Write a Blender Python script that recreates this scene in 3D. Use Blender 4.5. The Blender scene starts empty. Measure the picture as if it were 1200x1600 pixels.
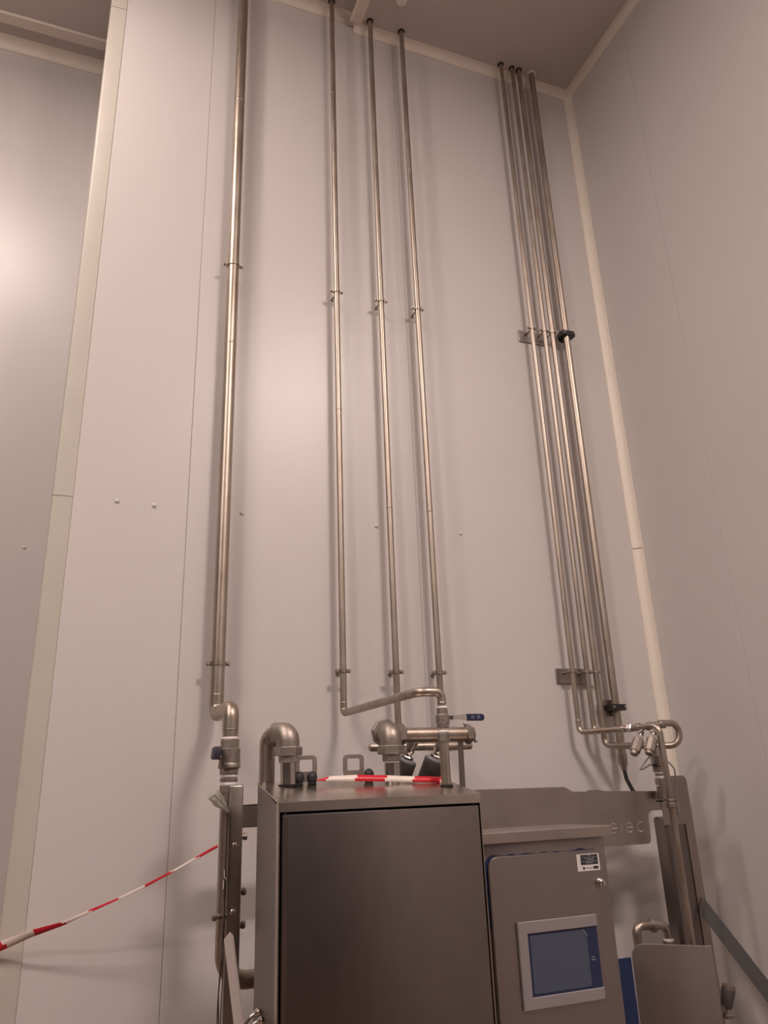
import bpy, bmesh, math, random
from mathutils import Vector, Matrix

random.seed(7)
S = bpy.context.scene
COL = S.collection
PI = math.pi

# ------------------------------------------------------------------ camera
cam = bpy.data.cameras.new('camera')
cam.sensor_fit = 'HORIZONTAL'
cam.sensor_width = 36.0
cam.lens = 36.0 * 1182.39 / 1200.0
cam.clip_start = 0.05
co = bpy.data.objects.new('camera', cam)
COL.objects.link(co)
CR = Vector((0.93523045, -0.35226438, -0.03540936))
CU = Vector((-0.08777646, -0.32760018, 0.94073026))
CF = Vector((0.34298587, 0.87669147, 0.33730218))
M = Matrix.Identity(4)
for i in range(3):
    M[i][0] = CR[i]; M[i][1] = CU[i]; M[i][2] = -CF[i]
M[0][3], M[1][3], M[2][3] = 0.0, -3.0, 1.6
co.matrix_world = M
S.camera = co

# ------------------------------------------------------------------ world, exposure
w = bpy.data.worlds.new('world')
S.world = w
w.use_nodes = True
w.node_tree.nodes['Background'].inputs[0].default_value = (1.0, 0.86, 0.78, 1)
w.node_tree.nodes['Background'].inputs[1].default_value = 0.02
S.view_settings.view_transform = 'Standard'
S.view_settings.look = 'None'
S.view_settings.exposure = -0.14
S.view_settings.gamma = 1.0
S.view_settings.use_curve_mapping = False

LAMP_COL = (1.0, 0.835, 0.765)
LAMPS = [  # x, y, z (underside), length x, width y, watts straight down, watts all round
    (1.80, -4.1, 5.62, 0.9, 0.45, 160.0, 38.0),
    (-0.95, -1.10, 5.66, 0.5, 0.20, 40.0, 25.0),
    (-2.3, -3.2, 5.66, 1.2, 0.45, 86.0, 22.0),
    (-4.4, -5.2, 5.66, 1.2, 0.45, 130.0, 32.0),  # second half of the lamp above, added to soften its shadows
]

# ------------------------------------------------------------------ materials
def mat(name, col, rough=0.5, metal=0.0, noise=0.0, nscale=8.0, bump=0.0, bscale=60.0, stretch=(1, 1, 1),
        col2=None, rnoise=0.0, trans=0.0, alpha=1.0, coat=0.0, spec=0.5, emit=None):
    m = bpy.data.materials.new(name)
    m.use_nodes = True
    nt = m.node_tree
    b = nt.nodes['Principled BSDF']
    b.inputs['Base Color'].default_value = (*col, 1)
    b.inputs['Roughness'].default_value = rough
    b.inputs['Metallic'].default_value = metal
    b.inputs['Specular IOR Level'].default_value = spec
    b.inputs['Transmission Weight'].default_value = trans
    b.inputs['Alpha'].default_value = alpha
    b.inputs['Coat Weight'].default_value = coat
    if emit:
        b.inputs['Emission Color'].default_value = (*emit[0], 1)
        b.inputs['Emission Strength'].default_value = emit[1]
    if noise or bump or rnoise:
        tc = nt.nodes.new('ShaderNodeTexCoord')
        mp = nt.nodes.new('ShaderNodeMapping')
        mp.inputs['Scale'].default_value = stretch
        nt.links.new(tc.outputs['Object'], mp.inputs['Vector'])
    if noise or rnoise:
        n = nt.nodes.new('ShaderNodeTexNoise')
        n.inputs['Scale'].default_value = nscale
        n.inputs['Detail'].default_value = 6
        n.inputs['Roughness'].default_value = 0.62
        nt.links.new(mp.outputs[0], n.inputs['Vector'])
        if noise:
            r = nt.nodes.new('ShaderNodeValToRGB')
            c2 = col2 or tuple(c * (1 - noise) for c in col)
            r.color_ramp.elements[0].position = 0.33
            r.color_ramp.elements[1].position = 0.67
            r.color_ramp.elements[0].color = (*c2, 1)
            r.color_ramp.elements[1].color = (*col, 1)
            nt.links.new(n.outputs[0], r.inputs[0])
            nt.links.new(r.outputs[0], b.inputs['Base Color'])
        if rnoise:
            mr = nt.nodes.new('ShaderNodeMapRange')
            mr.inputs[3].default_value = max(0.02, rough - rnoise)
            mr.inputs[4].default_value = rough + rnoise
            nt.links.new(n.outputs[0], mr.inputs[0])
            nt.links.new(mr.outputs[0], b.inputs['Roughness'])
    if bump:
        n2 = nt.nodes.new('ShaderNodeTexNoise')
        n2.inputs['Scale'].default_value = bscale
        n2.inputs['Detail'].default_value = 3
        nt.links.new(mp.outputs[0], n2.inputs['Vector'])
        bp = nt.nodes.new('ShaderNodeBump')
        bp.inputs['Strength'].default_value = bump
        bp.inputs['Distance'].default_value = 0.002
        nt.links.new(n2.outputs[0], bp.inputs['Height'])
        nt.links.new(bp.outputs[0], b.inputs['Normal'])
    return m

MT = dict(
    wall=mat('panel_paint', (0.64, 0.605, 0.585), 0.36, noise=0.03, nscale=1.5, bump=0.04, bscale=25),
    joint=mat('joint_seal', (0.62, 0.59, 0.57), 0.5),
    ceil=mat('ceiling_paint', (0.58, 0.53, 0.49), 0.55, noise=0.05, nscale=2),
    cove=mat('cove_cream', (0.80, 0.73, 0.64), 0.45, noise=0.04, nscale=5),
    trim=mat('trim_beige', (0.545, 0.515, 0.455), 0.42, noise=0.05, nscale=4),
    floor=mat('floor_epoxy', (0.18, 0.10, 0.072), 0.5, noise=0.2, nscale=3),
    dark=mat('far_wall', (0.085, 0.075, 0.07), 0.7),
    pipe=mat('weathered_stainless', (0.49, 0.435, 0.38), 0.41, 1.0, noise=0.3, nscale=14, stretch=(1, 1, 0.35),
             col2=(0.37, 0.305, 0.25), rnoise=0.08),
    fit=mat('cast_stainless', (0.41, 0.36, 0.32), 0.48, 1.0, noise=0.2, nscale=30, bump=0.25, bscale=160, rnoise=0.06),
    steel2=mat('satin_stainless', (0.36, 0.32, 0.315), 0.40, 1.0, noise=0.08, nscale=7, rnoise=0.02, bump=0.03, bscale=500),
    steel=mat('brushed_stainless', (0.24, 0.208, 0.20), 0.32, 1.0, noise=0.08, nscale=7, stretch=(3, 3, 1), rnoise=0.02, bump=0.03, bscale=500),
    bar=mat('dark_bar_steel', (0.030, 0.026, 0.027), 0.5),
    panel=mat('matt_stainless', (0.46, 0.42, 0.42), 0.50, 1.0, noise=0.1, nscale=6),
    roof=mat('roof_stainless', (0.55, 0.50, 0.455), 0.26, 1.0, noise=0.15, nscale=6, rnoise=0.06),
    plate=mat('plate_stainless', (0.45, 0.40, 0.365), 0.36, 1.0, noise=0.2, nscale=4, rnoise=0.06),
    chrome=mat('polished_steel', (0.70, 0.66, 0.62), 0.14, 1.0),
    gap=mat('black_gap', (0.012, 0.01, 0.01), 0.9),
    black=mat('black_plastic', (0.016, 0.016, 0.018), 0.5),
    rubber=mat('black_rubber', (0.02, 0.02, 0.022), 0.6),
    blue=mat('blue_grip', (0.010, 0.014, 0.06), 0.45),
    dblue=mat('dark_grip', (0.035, 0.032, 0.05), 0.5),
    ptfe=mat('white_seal_tape', (0.85, 0.80, 0.77), 0.6),
    red=mat('tape_red', (0.58, 0.015, 0.03), 0.35),
    white=mat('tape_white', (0.78, 0.68, 0.62), 0.35),
    wplast=mat('white_plastic', (0.78, 0.70, 0.65), 0.45),
    bag=mat('clear_film', (0.62, 0.62, 0.55), 0.25, trans=0.35, alpha=0.75),
    bezel=mat('bezel_grey', (0.265, 0.243, 0.25), 0.5),
    screen=mat('screen_glass', (0.055, 0.065, 0.095), 0.22, coat=0.3, emit=((0.25, 0.32, 0.55), 0.025)),  # weak blue emission added for the bluish veil over the unlit screen
    scrblue=mat('screen_border', (0.018, 0.028, 0.075), 0.3),
    film=mat('blue_film', (0.014, 0.036, 0.125), 0.4, noise=0.35, nscale=40),
    actu=mat('grey_actuator', (0.10, 0.09, 0.086), 0.5, noise=0.15, nscale=20),
    label=mat('label_white', (0.74, 0.70, 0.67), 0.5),
    print_=mat('label_print', (0.03, 0.03, 0.04), 0.5),
    print2=mat('label_print_grey', (0.22, 0.24, 0.27), 0.5),
    tube=mat('grey_tube', (0.27, 0.27, 0.29), 0.4),
    wire=mat('grey_wire', (0.13, 0.10, 0.085), 0.35),
    lampbody=mat('lamp_body', (0.75, 0.75, 0.73), 0.5),
    diffuser=mat('lamp_diffuser', (0.9, 0.88, 0.85), 0.5, emit=(LAMP_COL, 6.0)),
)

# ------------------------------------------------------------------ mesh helpers
def V(*a):
    return Vector(a)

def frame_of(d):
    d = d.normalized()
    a = V(0, 0, 1) if abs(d.z) < 0.9 else V(1, 0, 0)
    u = a.cross(d).normalized()
    return u, d.cross(u).normalized()

def bend_path(pts, rb, n=7):
    pts = [Vector(p) for p in pts]
    out = [pts[0]]
    for i in range(1, len(pts) - 1):
        a, b, c = pts[i - 1], pts[i], pts[i + 1]
        d1 = (a - b); d2 = (c - b)
        l1, l2 = d1.length, d2.length
        d1.normalize(); d2.normalize()
        ang = d1.angle(d2)
        if ang > PI - 0.02:
            out.append(b); continue
        t = min(rb / math.tan(ang / 2), l1 * 0.49, l2 * 0.49)
        r = t * math.tan(ang / 2)
        cen = b + (d1 + d2).normalized() * (r / math.sin(ang / 2))
        p1 = b + d1 * t - cen
        p2 = b + d2 * t - cen
        sw = PI - ang
        for k in range(n + 1):
            f = k / n
            out.append(cen + (p1 * math.sin((1 - f) * sw) + p2 * math.sin(f * sw)) / math.sin(sw))
    out.append(pts[-1])
    return out

class MB:
    def __init__(s):
        s.bm = bmesh.new()
    def ringloop(s, rings, cap=True, mi=0):
        vs = [[s.bm.verts.new(p) for p in r] for r in rings]
        n = len(vs[0])
        for a, b in zip(vs[:-1], vs[1:]):
            for k in range(n):
                f = s.bm.faces.new((a[k], a[(k + 1) % n], b[(k + 1) % n], b[k]))
                f.material_index = mi
        if cap:
            for f in (s.bm.faces.new(vs[0][::-1]), s.bm.faces.new(vs[-1])):
                f.material_index = mi
        return s
    def tube(s, pts, r, n=16, bend=None, nb=7, cap=True, mi=0):
        P = bend_path(pts, bend, nb) if bend else [Vector(p) for p in pts]
        rings = []
        u = None
        for i, p in enumerate(P):
            if i == 0: d = P[1] - P[0]
            elif i == len(P) - 1: d = P[-1] - P[-2]
            else: d = (P[i + 1] - p).normalized() + (p - P[i - 1]).normalized()
            d.normalize()
            if u is None: u, v = frame_of(d)
            else:
                u = (u - d * u.dot(d)).normalized(); v = d.cross(u)
            rr = r[i] if isinstance(r, (list, tuple)) else r
            rings.append([p + (u * math.cos(2 * PI * k / n) + v * math.sin(2 * PI * k / n)) * rr for k in range(n)])
        return s.ringloop(rings, cap, mi)
    def lathe(s, a, d, prof, n=24, mi=0, phase=0.0, cap=True):
        a = Vector(a); d = Vector(d).normalized()
        u, v = frame_of(d)
        rings = [[a + d * t + (u * math.cos(2 * PI * k / n + phase) + v * math.sin(2 * PI * k / n + phase)) * r
                  for k in range(n)] for t, r in prof]
        return s.ringloop(rings, cap, mi)
    def hexn(s, a, d, l, r, ch=0.12, phase=0.0, n=6, mi=0):
        c = r * ch
        return s.lathe(a, d, [(0, r - c), (c, r), (l - c, r), (l, r - c)], n, mi, phase)
    def dome(s, a, d, r, h, n=16, mi=0):
        return s.lathe(a, d, [(0, r), (h * 0.35, r * 0.97), (h * 0.7, r * 0.72), (h * 0.95, r * 0.3), (h, r * 0.05)], n, mi)
    def box(s, lo, hi, bev=0.0, seg=1, rot=None, mi=0):
        lo = Vector(lo); hi = Vector(hi)
        t = bmesh.new()
        bmesh.ops.create_cube(t, size=1.0)
        c = (lo + hi) / 2; sz = hi - lo
        for v in t.verts:
            v.co = Vector((v.co.x * sz.x, v.co.y * sz.y, v.co.z * sz.z))
        if bev:
            bmesh.ops.bevel(t, geom=list(t.edges), offset=bev, segments=seg, affect='EDGES', profile=0.5)
        for v in t.verts:
            q = v.co
            if rot: q = rot @ q
            v.co = q + c
        s.merge(t, mi)
        return s
    def prism(s, outline, o, ux, uy, depth, mi=0, bev=0.0):
        """outline (a,b) -> o + a*ux + b*uy, extruded by vector depth"""
        o, ux, uy, depth = Vector(o), Vector(ux), Vector(uy), Vector(depth)
        t = bmesh.new()
        lo = [t.verts.new(o + ux * a + uy * b) for a, b in outline]
        hi = [t.verts.new(o + ux * a + uy * b + depth) for a, b in outline]
        n = len(lo)
        t.faces.new(lo); t.faces.new(hi[::-1])
        for k in range(n):
            t.faces.new((lo[k], hi[k], hi[(k + 1) % n], lo[(k + 1) % n]))
        bmesh.ops.recalc_face_normals(t, faces=t.faces)
        if bev:
            es = [e for e in t.edges if (e.verts[0] in lo) == (e.verts[1] in lo)]
            bmesh.ops.bevel(t, geom=es, offset=bev, segments=1, affect='EDGES')
        s.merge(t, mi)
        return s
    def frame(s, outer, inner, o, ux, uy, depth, mi=0):
        """a plate with one hole; outer and inner outlines have the same count"""
        o, ux, uy, depth = Vector(o), Vector(ux), Vector(uy), Vector(depth)
        f = lambda L, d: [s.bm.verts.new(o + ux * a + uy * b + d) for a, b in L]
        z = V(0, 0, 0)
        A, B, C, D = f(outer, z), f(inner, z), f(outer, depth), f(inner, depth)
        n = len(A)
        for k in range(n):
            j = (k + 1) % n
            for q in ((A[k], A[j], B[j], B[k]), (C[j], C[k], D[k], D[j]), (A[j], A[k], C[k], C[j]), (B[k], B[j], D[j], D[k])):
                s.bm.faces.new(q).material_index = mi
        return s
    def merge(s, t, mi=0):
        mp = {v: s.bm.verts.new(v.co) for v in t.verts}
        for f in t.faces:
            try:
                s.bm.faces.new([mp[v] for v in f.verts]).material_index = mi
            except ValueError:
                pass
        t.free()
    def build(s, name, mats, parent=None, sharp=32):
        bmesh.ops.recalc_face_normals(s.bm, faces=s.bm.faces)
        me = bpy.data.meshes.new(name)
        s.bm.to_mesh(me); s.bm.free()
        for m in (mats if isinstance(mats, (list, tuple)) else [mats]):
            me.materials.append(MT[m] if isinstance(m, str) else m)
        for p in me.polygons: p.use_smooth = True
        me.set_sharp_from_angle(angle=math.radians(sharp))
        o = bpy.data.objects.new(name, me)
        COL.objects.link(o)
        if parent:
            off = root_of(parent)
            me.transform(Matrix.Translation(-off))
            o.parent = parent
        return o

def root_of(p):
    v = Vector((0, 0, 0))
    while p:
        v += p.location; p = p.parent
    return v

def rrect(x0, z0, x1, z1, r, n=5, corners=(1, 1, 1, 1)):
    """corners: bottom-left, bottom-right, top-right, top-left"""
    out = []
    for i, (cx, cz, a0) in enumerate(((x0 + r, z0 + r, PI), (x1 - r, z0 + r, 1.5 * PI), (x1 - r, z1 - r, 0), (x0 + r, z1 - r, PI / 2))):
        if corners[i]:
            for k in range(n + 1):
                a = a0 + PI / 2 * k / n
                out.append((cx + r * math.cos(a), cz + r * math.sin(a)))
        else:
            q = ((x0, z0), (x1, z0), (x1, z1), (x0, z1))[i]
            out.append(q)
    return out

def tag(o, label, cat, group=None):
    o['label'] = label; o['category'] = cat
    if group: o['group'] = group
    return o

def thing(name, label, cat, loc, group=None):
    o = bpy.data.objects.new(name, None)
    o.empty_display_size = 0.05
    COL.objects.link(o)
    o.location = loc
    return tag(o, label, cat, group)

def struct(o):
    o['kind'] = 'structure'
    return o

def sroot(name, loc=(0, 0, 0)):
    o = bpy.data.objects.new(name, None)
    COL.objects.link(o); o.location = loc
    return struct(o)

def copy_tree(o, loc=None, parent=None):
    c = o.copy(); COL.objects.link(c); c.parent = parent
    if loc is not None: c.location = loc
    for ch in o.children: copy_tree(ch, None, c)
    return c

X, Y, Z = V(1, 0, 0), V(0, 1, 0), V(0, 0, 1)

# ------------------------------------------------------------------ the room
ZR, ZL, XC, YL = 5.741, 5.80, 2.56, 0.80        # ceiling right / left, right corner, recessed wall
XE = -0.20                                       # outer corner of the back wall
RX0, RY0 = -6.0, -8.5

struct(MB().box((RX0, RY0, -0.1), (XC, YL + 0.1, 0.0)).build('floor', 'floor'))

def panel(x0, x1, z0, z1, parent, axis='y', at=0.0, th=0.012, name='panel'):
    """a wall panel proud of the joint, face at 'at', chamfered edges"""
    g = 0.0005
    if axis == 'y':
        b = MB().box((x0 + g, at, z0), (x1 - g, at + th, z1), 0.002)
    else:
        b = MB().box((at, x0 + g, z0), (at + th, x1 - g, z1), 0.002)
    return b.build(name, 'wall', parent)

wb = struct(MB().box((XE, 0.012, 0), (XC + 0.1, 0.10, ZL + 0.05)).build('wall_back', 'joint'))
for a, b in ((XE, 0.31), (0.31, 1.335), (1.335, XC)):
    panel(a, b, 0.0, ZL if a < 1.0 else ZL, wb)
def screws(pts, wall, y):
    me = None
    for x, z in pts:
        if me is None:
            o = MB().lathe((0, 0, 0), -Y, [(0, 0.0095), (0.0015, 0.0095), (0.0035, 0.008), (0.0055, 0.004), (0.006, 0.0005)], 14).build('screw_cap', 'wall', wall)
            me = o.data
        else:
            o = bpy.data.objects.new('screw_cap', me); COL.objects.link(o); o.parent = wall
        o.location = (x, y, z)
screws([(0.036, 2.694), (0.178, 2.689), (0.533, 2.689), (1.134, 2.684), (1.554, 2.682)], wb, 0.0)
for (a, za, b, zb) in ((0.694, 2.043, 0.762, 2.042), (1.014, 2.040, 1.36, 2.040), (1.44, 2.039, 1.98, 2.038), (0.69, 3.850, 0.89, 3.845)):
    MB().prism([(a, za), (b, zb), (b, zb + 0.0016), (a, za + 0.0012)], (0, 0.0, 0), X, Z, (0, -0.0003, 0)).build('pencil_line', 'joint', wb)
# the return of the outer corner and the recessed wall on its left
struct(MB().box((XE, 0.10, 0), (XE + 0.08, YL, ZL + 0.05)).build('wall_return', 'wall'))
wl = struct(MB().box((RX0, YL + 0.012, 0), (XE + 0.08, YL + 0.10, ZL + 0.05)).build('wall_recess', 'joint'))
for a, b in ((RX0, -4.05), (-4.05, -3.03), (-3.03, -2.01), (-2.01, -0.99), (-0.99, XE)):
    panel(a, b, 0, ZL, wl, 'y', YL)
screws([(-0.35, 2.712)], wl, YL)
wr = struct(MB().box((XC + 0.012, RY0, 0), (XC + 0.10, 0.10, ZL + 0.05)).build('wall_right', 'joint'))
ys = [0.0, -0.55] + [-0.55 - 1.02 * k for k in range(1, 8)] + [RY0]
for a, b in zip(ys[1:], ys[:-1]):
    panel(a, b, 0, ZL, wr, 'x', XC)
struct(MB().box((RX0 - 0.1, RY0, 0), (RX0, YL + 0.1, ZL + 0.05)).build('wall_left', 'dark'))
struct(MB().box((RX0 - 0.1, RY0 - 0.1, 0), (XC + 0.1, RY0, ZL + 0.05)).build('wall_front', 'dark'))

# ceiling: two fields at slightly different heights, meeting under a cover strip
ce = struct(MB().box((RX0, RY0, ZL + 0.02), (XC + 0.1, YL + 0.1, ZL + 0.12)).build('ceiling', 'ceil'))
MB().box((1.095, RY0, ZR), (XC, 0.0, ZL + 0.02), 0.002).build('panel', 'ceil', ce)
MB().box((RX0, RY0, ZL), (1.095, YL, ZL + 0.02), 0.002).build('panel', 'ceil', ce)

def cove(name, p0, p1, n1, n2, r, material='cove'):
    """quarter-hollow profile from p0 to p1; n1,n2 point out of the two surfaces"""
    p0, p1, n1, n2 = Vector(p0), Vector(p1), Vector(n1), Vector(n2)
    prof = [V(0, 0, 0), n2 * (r + 0.004) + n1 * 0] + [n1 * (0.004 + r * (1 - math.cos(a))) + n2 * (0.004 + r * (1 - math.sin(a)))
                           for a in [PI / 2 * k / 6 for k in range(7)]] + [n1 * (r + 0.004)]
    m = MB()
    m.ringloop([[p0 + q for q in prof], [p1 + q for q in prof]])
    return struct(m.build(name, material, sharp=50))

cove('trim_1', (XC, 0, 0), (XC, 0, 2.678), -X, -Y, 0.036)
cove('trim_2', (XC, 0, 2.682), (XC, 0, ZR), -X, -Y, 0.036)
cove('trim_3', (XC, 0, ZR), (1.095, 0, ZR), -Z, -Y, 0.040)
cove('trim_4', (1.12, 0, ZL), (XE, 0, ZL), -Z, -Y, 0.045)
cove('trim_5', (XC, RY0, ZR), (XC, 0, ZR), -Z, -X, 0.040)
cove('trim_6', (RX0, YL, ZL), (XE, YL, ZL), -Z, -Y, 0.055)
t7 = struct(MB().prism([(-0.035, 0), (-0.024, -0.010), (0.024, -0.010), (0.035, 0)], (1.097, -0.04, ZR), X, Z, (0, -8.3, 0)).build('trim_7', 'cove'))
MB().box((1.088, -8.3, ZR - 0.006), (1.105, -0.04, ZL), 0.002).build('edge_strip', 'cove', t7)
struct(MB().prism([(-0.04, 0), (-0.032, -0.009), (0.032, -0.009), (0.04, 0)], (RX0, 0.632, ZL), Y, Z, (XE - RX0 + 0.1, 0, 0)).build('trim_8', 'cove'))

# the outer corner angle on the left end of the back wall
def corner_angle(name, z0, z1):
    pr = [(0.073, 0), (0.0715, -0.004), (0.008, -0.0045), (0.001, -0.003), (-0.0035, 0.002), (-0.0045, 0.008), (-0.004, 0.07), (0, 0.07), (0, 0)]
    m = MB().prism([(a, b) for a, b in pr], (XE, 0, z0), X, Y, (0, 0, z1 - z0))
    return struct(m.build(name, 'trim', sharp=50))
corner_angle('trim_9', 0.0, 2.694)
corner_angle('trim_10', 2.697, 5.340)
corner_angle('trim_11', 5.343, ZL)

# ceiling lamps (behind and beside the photographer)
for i, (lx, ly, lz, ln, wd, pw, po) in enumerate(LAMPS):
    lab = ('long white batten lamp on the ceiling far from the pipe wall, near the right wall',
           'long white batten lamp on the ceiling close to the recessed wall',
           'long white batten lamp on the ceiling in the middle of the room',
           'added white batten lamp that softens the shadows, on the ceiling in the far corner of the room')[i]
    top = ZR if lx > 1.095 else ZL
    t = thing('ceiling_lamp', lab, 'lamp', (lx, ly, top), 'ceiling lamps')
    MB().box((lx - ln / 2, ly - wd / 2, lz + 0.01), (lx + ln / 2, ly + wd / 2, top), 0.006).build('housing', 'lampbody', t)
    MB().box((lx - ln / 2 + 0.02, ly - wd / 2 + 0.02, lz - 0.002), (lx + ln / 2 - 0.02, ly + wd / 2 - 0.02, lz + 0.012), 0.004).build('diffuser', 'diffuser', t)
    L = bpy.data.lights.new('lamp_light', 'AREA')
    L.shape = 'RECTANGLE'; L.size = ln; L.size_y = wd; L.energy = pw; L.color = LAMP_COL
    lo = bpy.data.objects.new('lamp_light', L); COL.objects.link(lo)
    lo.location = (lx, ly, lz - 0.012)
    L2 = bpy.data.lights.new('lamp_side_light', 'POINT')     # the diffuser also glows sideways
    L2.shadow_soft_size = 0.10; L2.energy = po; L2.color = LAMP_COL
    l2 = bpy.data.objects.new('lamp_side_light', L2); COL.objects.link(l2)
    l2.location = (lx, ly, lz - 0.12)
pl = MB().lathe((1.30, -0.245, ZR), -Z, [(0, 0.030), (0.012, 0.030), (0.02, 0.024), (0.024, 0.010), (0.025, 0.001)], 20).build('ceiling_fitting', 'wplast')
tag(pl, 'small round white fitting on the ceiling near the pipes', 'ceiling fitting')

# ------------------------------------------------------------------ pipe fittings vocabulary
YP = -0.07
def gap_or_collar(t, x, y, z, r, m='gap', w=0.006):
    MB().lathe((x, y, z - 0.004), Z, [(0, r + w), (0.0045, r + w)], 20).build('ceiling_gap_or_collar', m, t)  # black ring stands for the dark hole gap; the white one is a collar
def weld(t, a, d, r, m='pipe'):
    MB().lathe(Vector(a) - Vector(d).normalized() * 0.003, d, [(0, r + 0.0002), (0.002, r + 0.0013), (0.004, r + 0.0013), (0.006, r + 0.0002)], 18).build('weld_seam', m, t)
def seal(t, a, d, l, r):
    return MB().lathe(a, d, [(0, r), (l * 0.3, r + 0.0012), (l * 0.7, r + 0.0008), (l, r)], 18).build('seal_tape', 'ptfe', t)

# ---- the thick riser on the left
x1 = 0.447
p1 = thing('riser_pipe', 'thickest vertical steel pipe, leftmost on the wall, with an S-bend above a ball valve', 'pipe', (x1, YP, 1.04), 'riser pipes on the back wall')
R1 = 0.0262
MB().tube([(x1, YP, ZL), (x1, YP, 1.935)], R1, 24).build('pipe', 'pipe', p1)
gap_or_collar(p1, x1, YP, ZL, R1)
for zz in (1.933, 3.45, 4.86): weld(p1, (x1, YP, zz), Z, R1)
xv, yv = 0.457, -0.33
MB().tube([(x1, YP, 1.935), (x1, YP, 1.862), (xv, yv, 1.862), (xv, yv, 1.79)], R1 + 0.0008, 24, bend=0.064, nb=10).build('elbow_bend', 'pipe', p1)
MB().tube([(xv, yv, 1.79), (xv, yv, 1.762)], R1, 24).build('pipe', 'pipe', p1)
weld(p1, (xv, yv, 1.79), Z, R1)
seal(p1, (xv, yv, 1.757), Z, 0.008, R1 + 0.002)
bv = MB()
bv.hexn((xv, yv, 1.728), Z, 0.030, 0.0315, 0.06, n=8)
bv.lathe((xv, yv, 1.682), Z, [(0, 0.034), (0.002, 0.0355), (0.044, 0.0355), (0.047, 0.031)], 28)
bv.lathe((xv, yv, 1.664), Z, [(0, 0.034), (0.003, 0.0372), (0.015, 0.0372), (0.018, 0.0355)], 28)
bv.hexn((xv, yv, 1.645), Z, 0.020, 0.031, 0.06, n=8)
bvo = bv.build('ball_valve', 'fit', p1)
MB().tube([(xv - 0.030, yv - 0.012, 1.70), (xv - 0.047, yv - 0.02, 1.699)], 0.007, 12).build('stem', 'chrome', bvo)
MB().box((xv - 0.062, yv - 0.075, 1.693), (xv - 0.040, yv + 0.0, 1.733), 0.006, 2,
         rot=Matrix.Rotation(0.12, 3, 'Y')).build('lever', 'dblue', bvo)
seal(p1, (xv, yv, 1.637), Z, 0.008, R1 + 0.0005)
MB().lathe((xv, yv, 1.622), Z, [(0, 0.026), (0.003, 0.0295), (0.011, 0.0295), (0.014, 0.026)], 24).build('union_ring', 'fit', p1)
seal(p1, (xv, yv, 1.612), Z, 0.009, R1 + 0.0002)
MB().hexn((xv, yv, 1.588), Z, 0.024, 0.0295, 0.06, n=8).build('adapter', 'fit', p1)
MB().tube([(xv, yv, 1.59), (xv, yv, 1.045), (0.66, yv, 1.045)], R1, 24, bend=0.075, nb=10).build('lower_pipe', 'pipe', p1)

# ---- riser 2: goes out to the valve above the cabinet
R2 = 0.0137
x2 = 0.944
xb, yb = 1.041, -0.775
p2 = thing('riser_pipe', 'thin vertical steel pipe that bends out over the cabinet to a blue-handled valve', 'pipe', (x2, YP, 1.59), 'riser pipes on the back wall')
MB().tube([(x2, YP, ZL), (x2, YP, 1.905)], R2, 18).build('pipe', 'pipe', p2)
gap_or_collar(p2, x2, YP, ZL, R2)
for zz in (5.10, 3.2): weld(p2, (x2, YP, zz), Z, R2)
weld(p2, (x2, YP, 1.905), Z, R2)
MB().tube([(x2, YP, 1.905), (x2, YP, 1.866), (x2 + 0.004, YP - 0.05, 1.866)], R2 + 0.0004, 18, bend=0.022).build('elbow_bend', 'pipe', p2)
MB().tube([(x2 + 0.004, YP - 0.05, 1.866), (0.962, -0.775, 1.866), (xb, yb, 1.866), (xb, yb, 1.825)], R2 + 0.0006, 18, bend=0.040, nb=9).build('bent_pipe', 'pipe', p2)
weld(p2, (0.960, -0.70, 1.866), (0.02, -1, 0), R2)
weld(p2, (xb, yb, 1.832), Z, R2)
seal(p2, (xb, yb, 1.815), Z, 0.007, R2 + 0.0022)
b2 = MB()
b2.hexn((xb, yb, 1.796), Z, 0.019, 0.0185, 0.06, n=8)
b2.lathe((xb, yb, 1.768), Z, [(0, 0.019), (0.003, 0.0215), (0.026, 0.0215), (0.030, 0.018)], 22)
b2.hexn((xb, yb, 1.757), Z, 0.013, 0.0205, 0.06, n=8)
b2o = b2.build('ball_valve', 'fit', p2)
MB().tube([(xb + 0.012, yb - 0.006, 1.785), (xb + 0.030, yb - 0.014, 1.786)], 0.0065, 12).lathe((xb + 0.026, yb - 0.014, 1.780), Z, [(0, 0.008), (0.012, 0.008)], 6).build('stem', 'chrome', b2o)
MB().prism([(0, -0.006), (0.025, -0.006), (0.04, -0.0085), (0.085, -0.0085), (0.085, 0.0085), (0.04, 0.0085), (0.025, 0.006), (0, 0.006)],
           (xb + 0.022, yb - 0.016, 1.7865), X, Z, (0, 0.003, 0), bev=0.0006).build('lever', 'chrome', b2o)
g = MB().prism(rrect(0, -0.0105, 0.062, 0.0105, 0.009, 5, (0, 1, 1, 0)), (xb + 0.077, yb - 0.0185, 1.7865), X, Z, (0, 0.008, 0), bev=0.002).build('lever_grip', 'blue', b2o)
for gx in (0.020, 0.040):
    MB().frame(rrect(gx - 0.005, -0.004, gx + 0.005, 0.005, 0.002, 3), rrect(gx - 0.003, -0.0022, gx + 0.003, 0.003, 0.001, 3),
               (xb + 0.077, yb - 0.0188, 1.7865), X, Z, (0, 0.0006, 0)).build('grip_mark', 'tube', b2o)
seal(p2, (xb, yb, 1.741), Z, 0.008, R2 + 0.0030)
MB().hexn((xb, yb, 1.715), Z, 0.025, 0.0205, 0.06).build('union_nut', 'fit', p2)
MB().tube([(xb, yb, 1.717), (xb, yb, 1.5875)], 0.0150, 20).build('lower_pipe', 'pipe', p2)
MB().lathe((xb, yb, 1.582), Z, [(0, 0.021), (0.006, 0.021), (0.008, 0.016)], 18).build('grommet', 'gap', p2)

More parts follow.
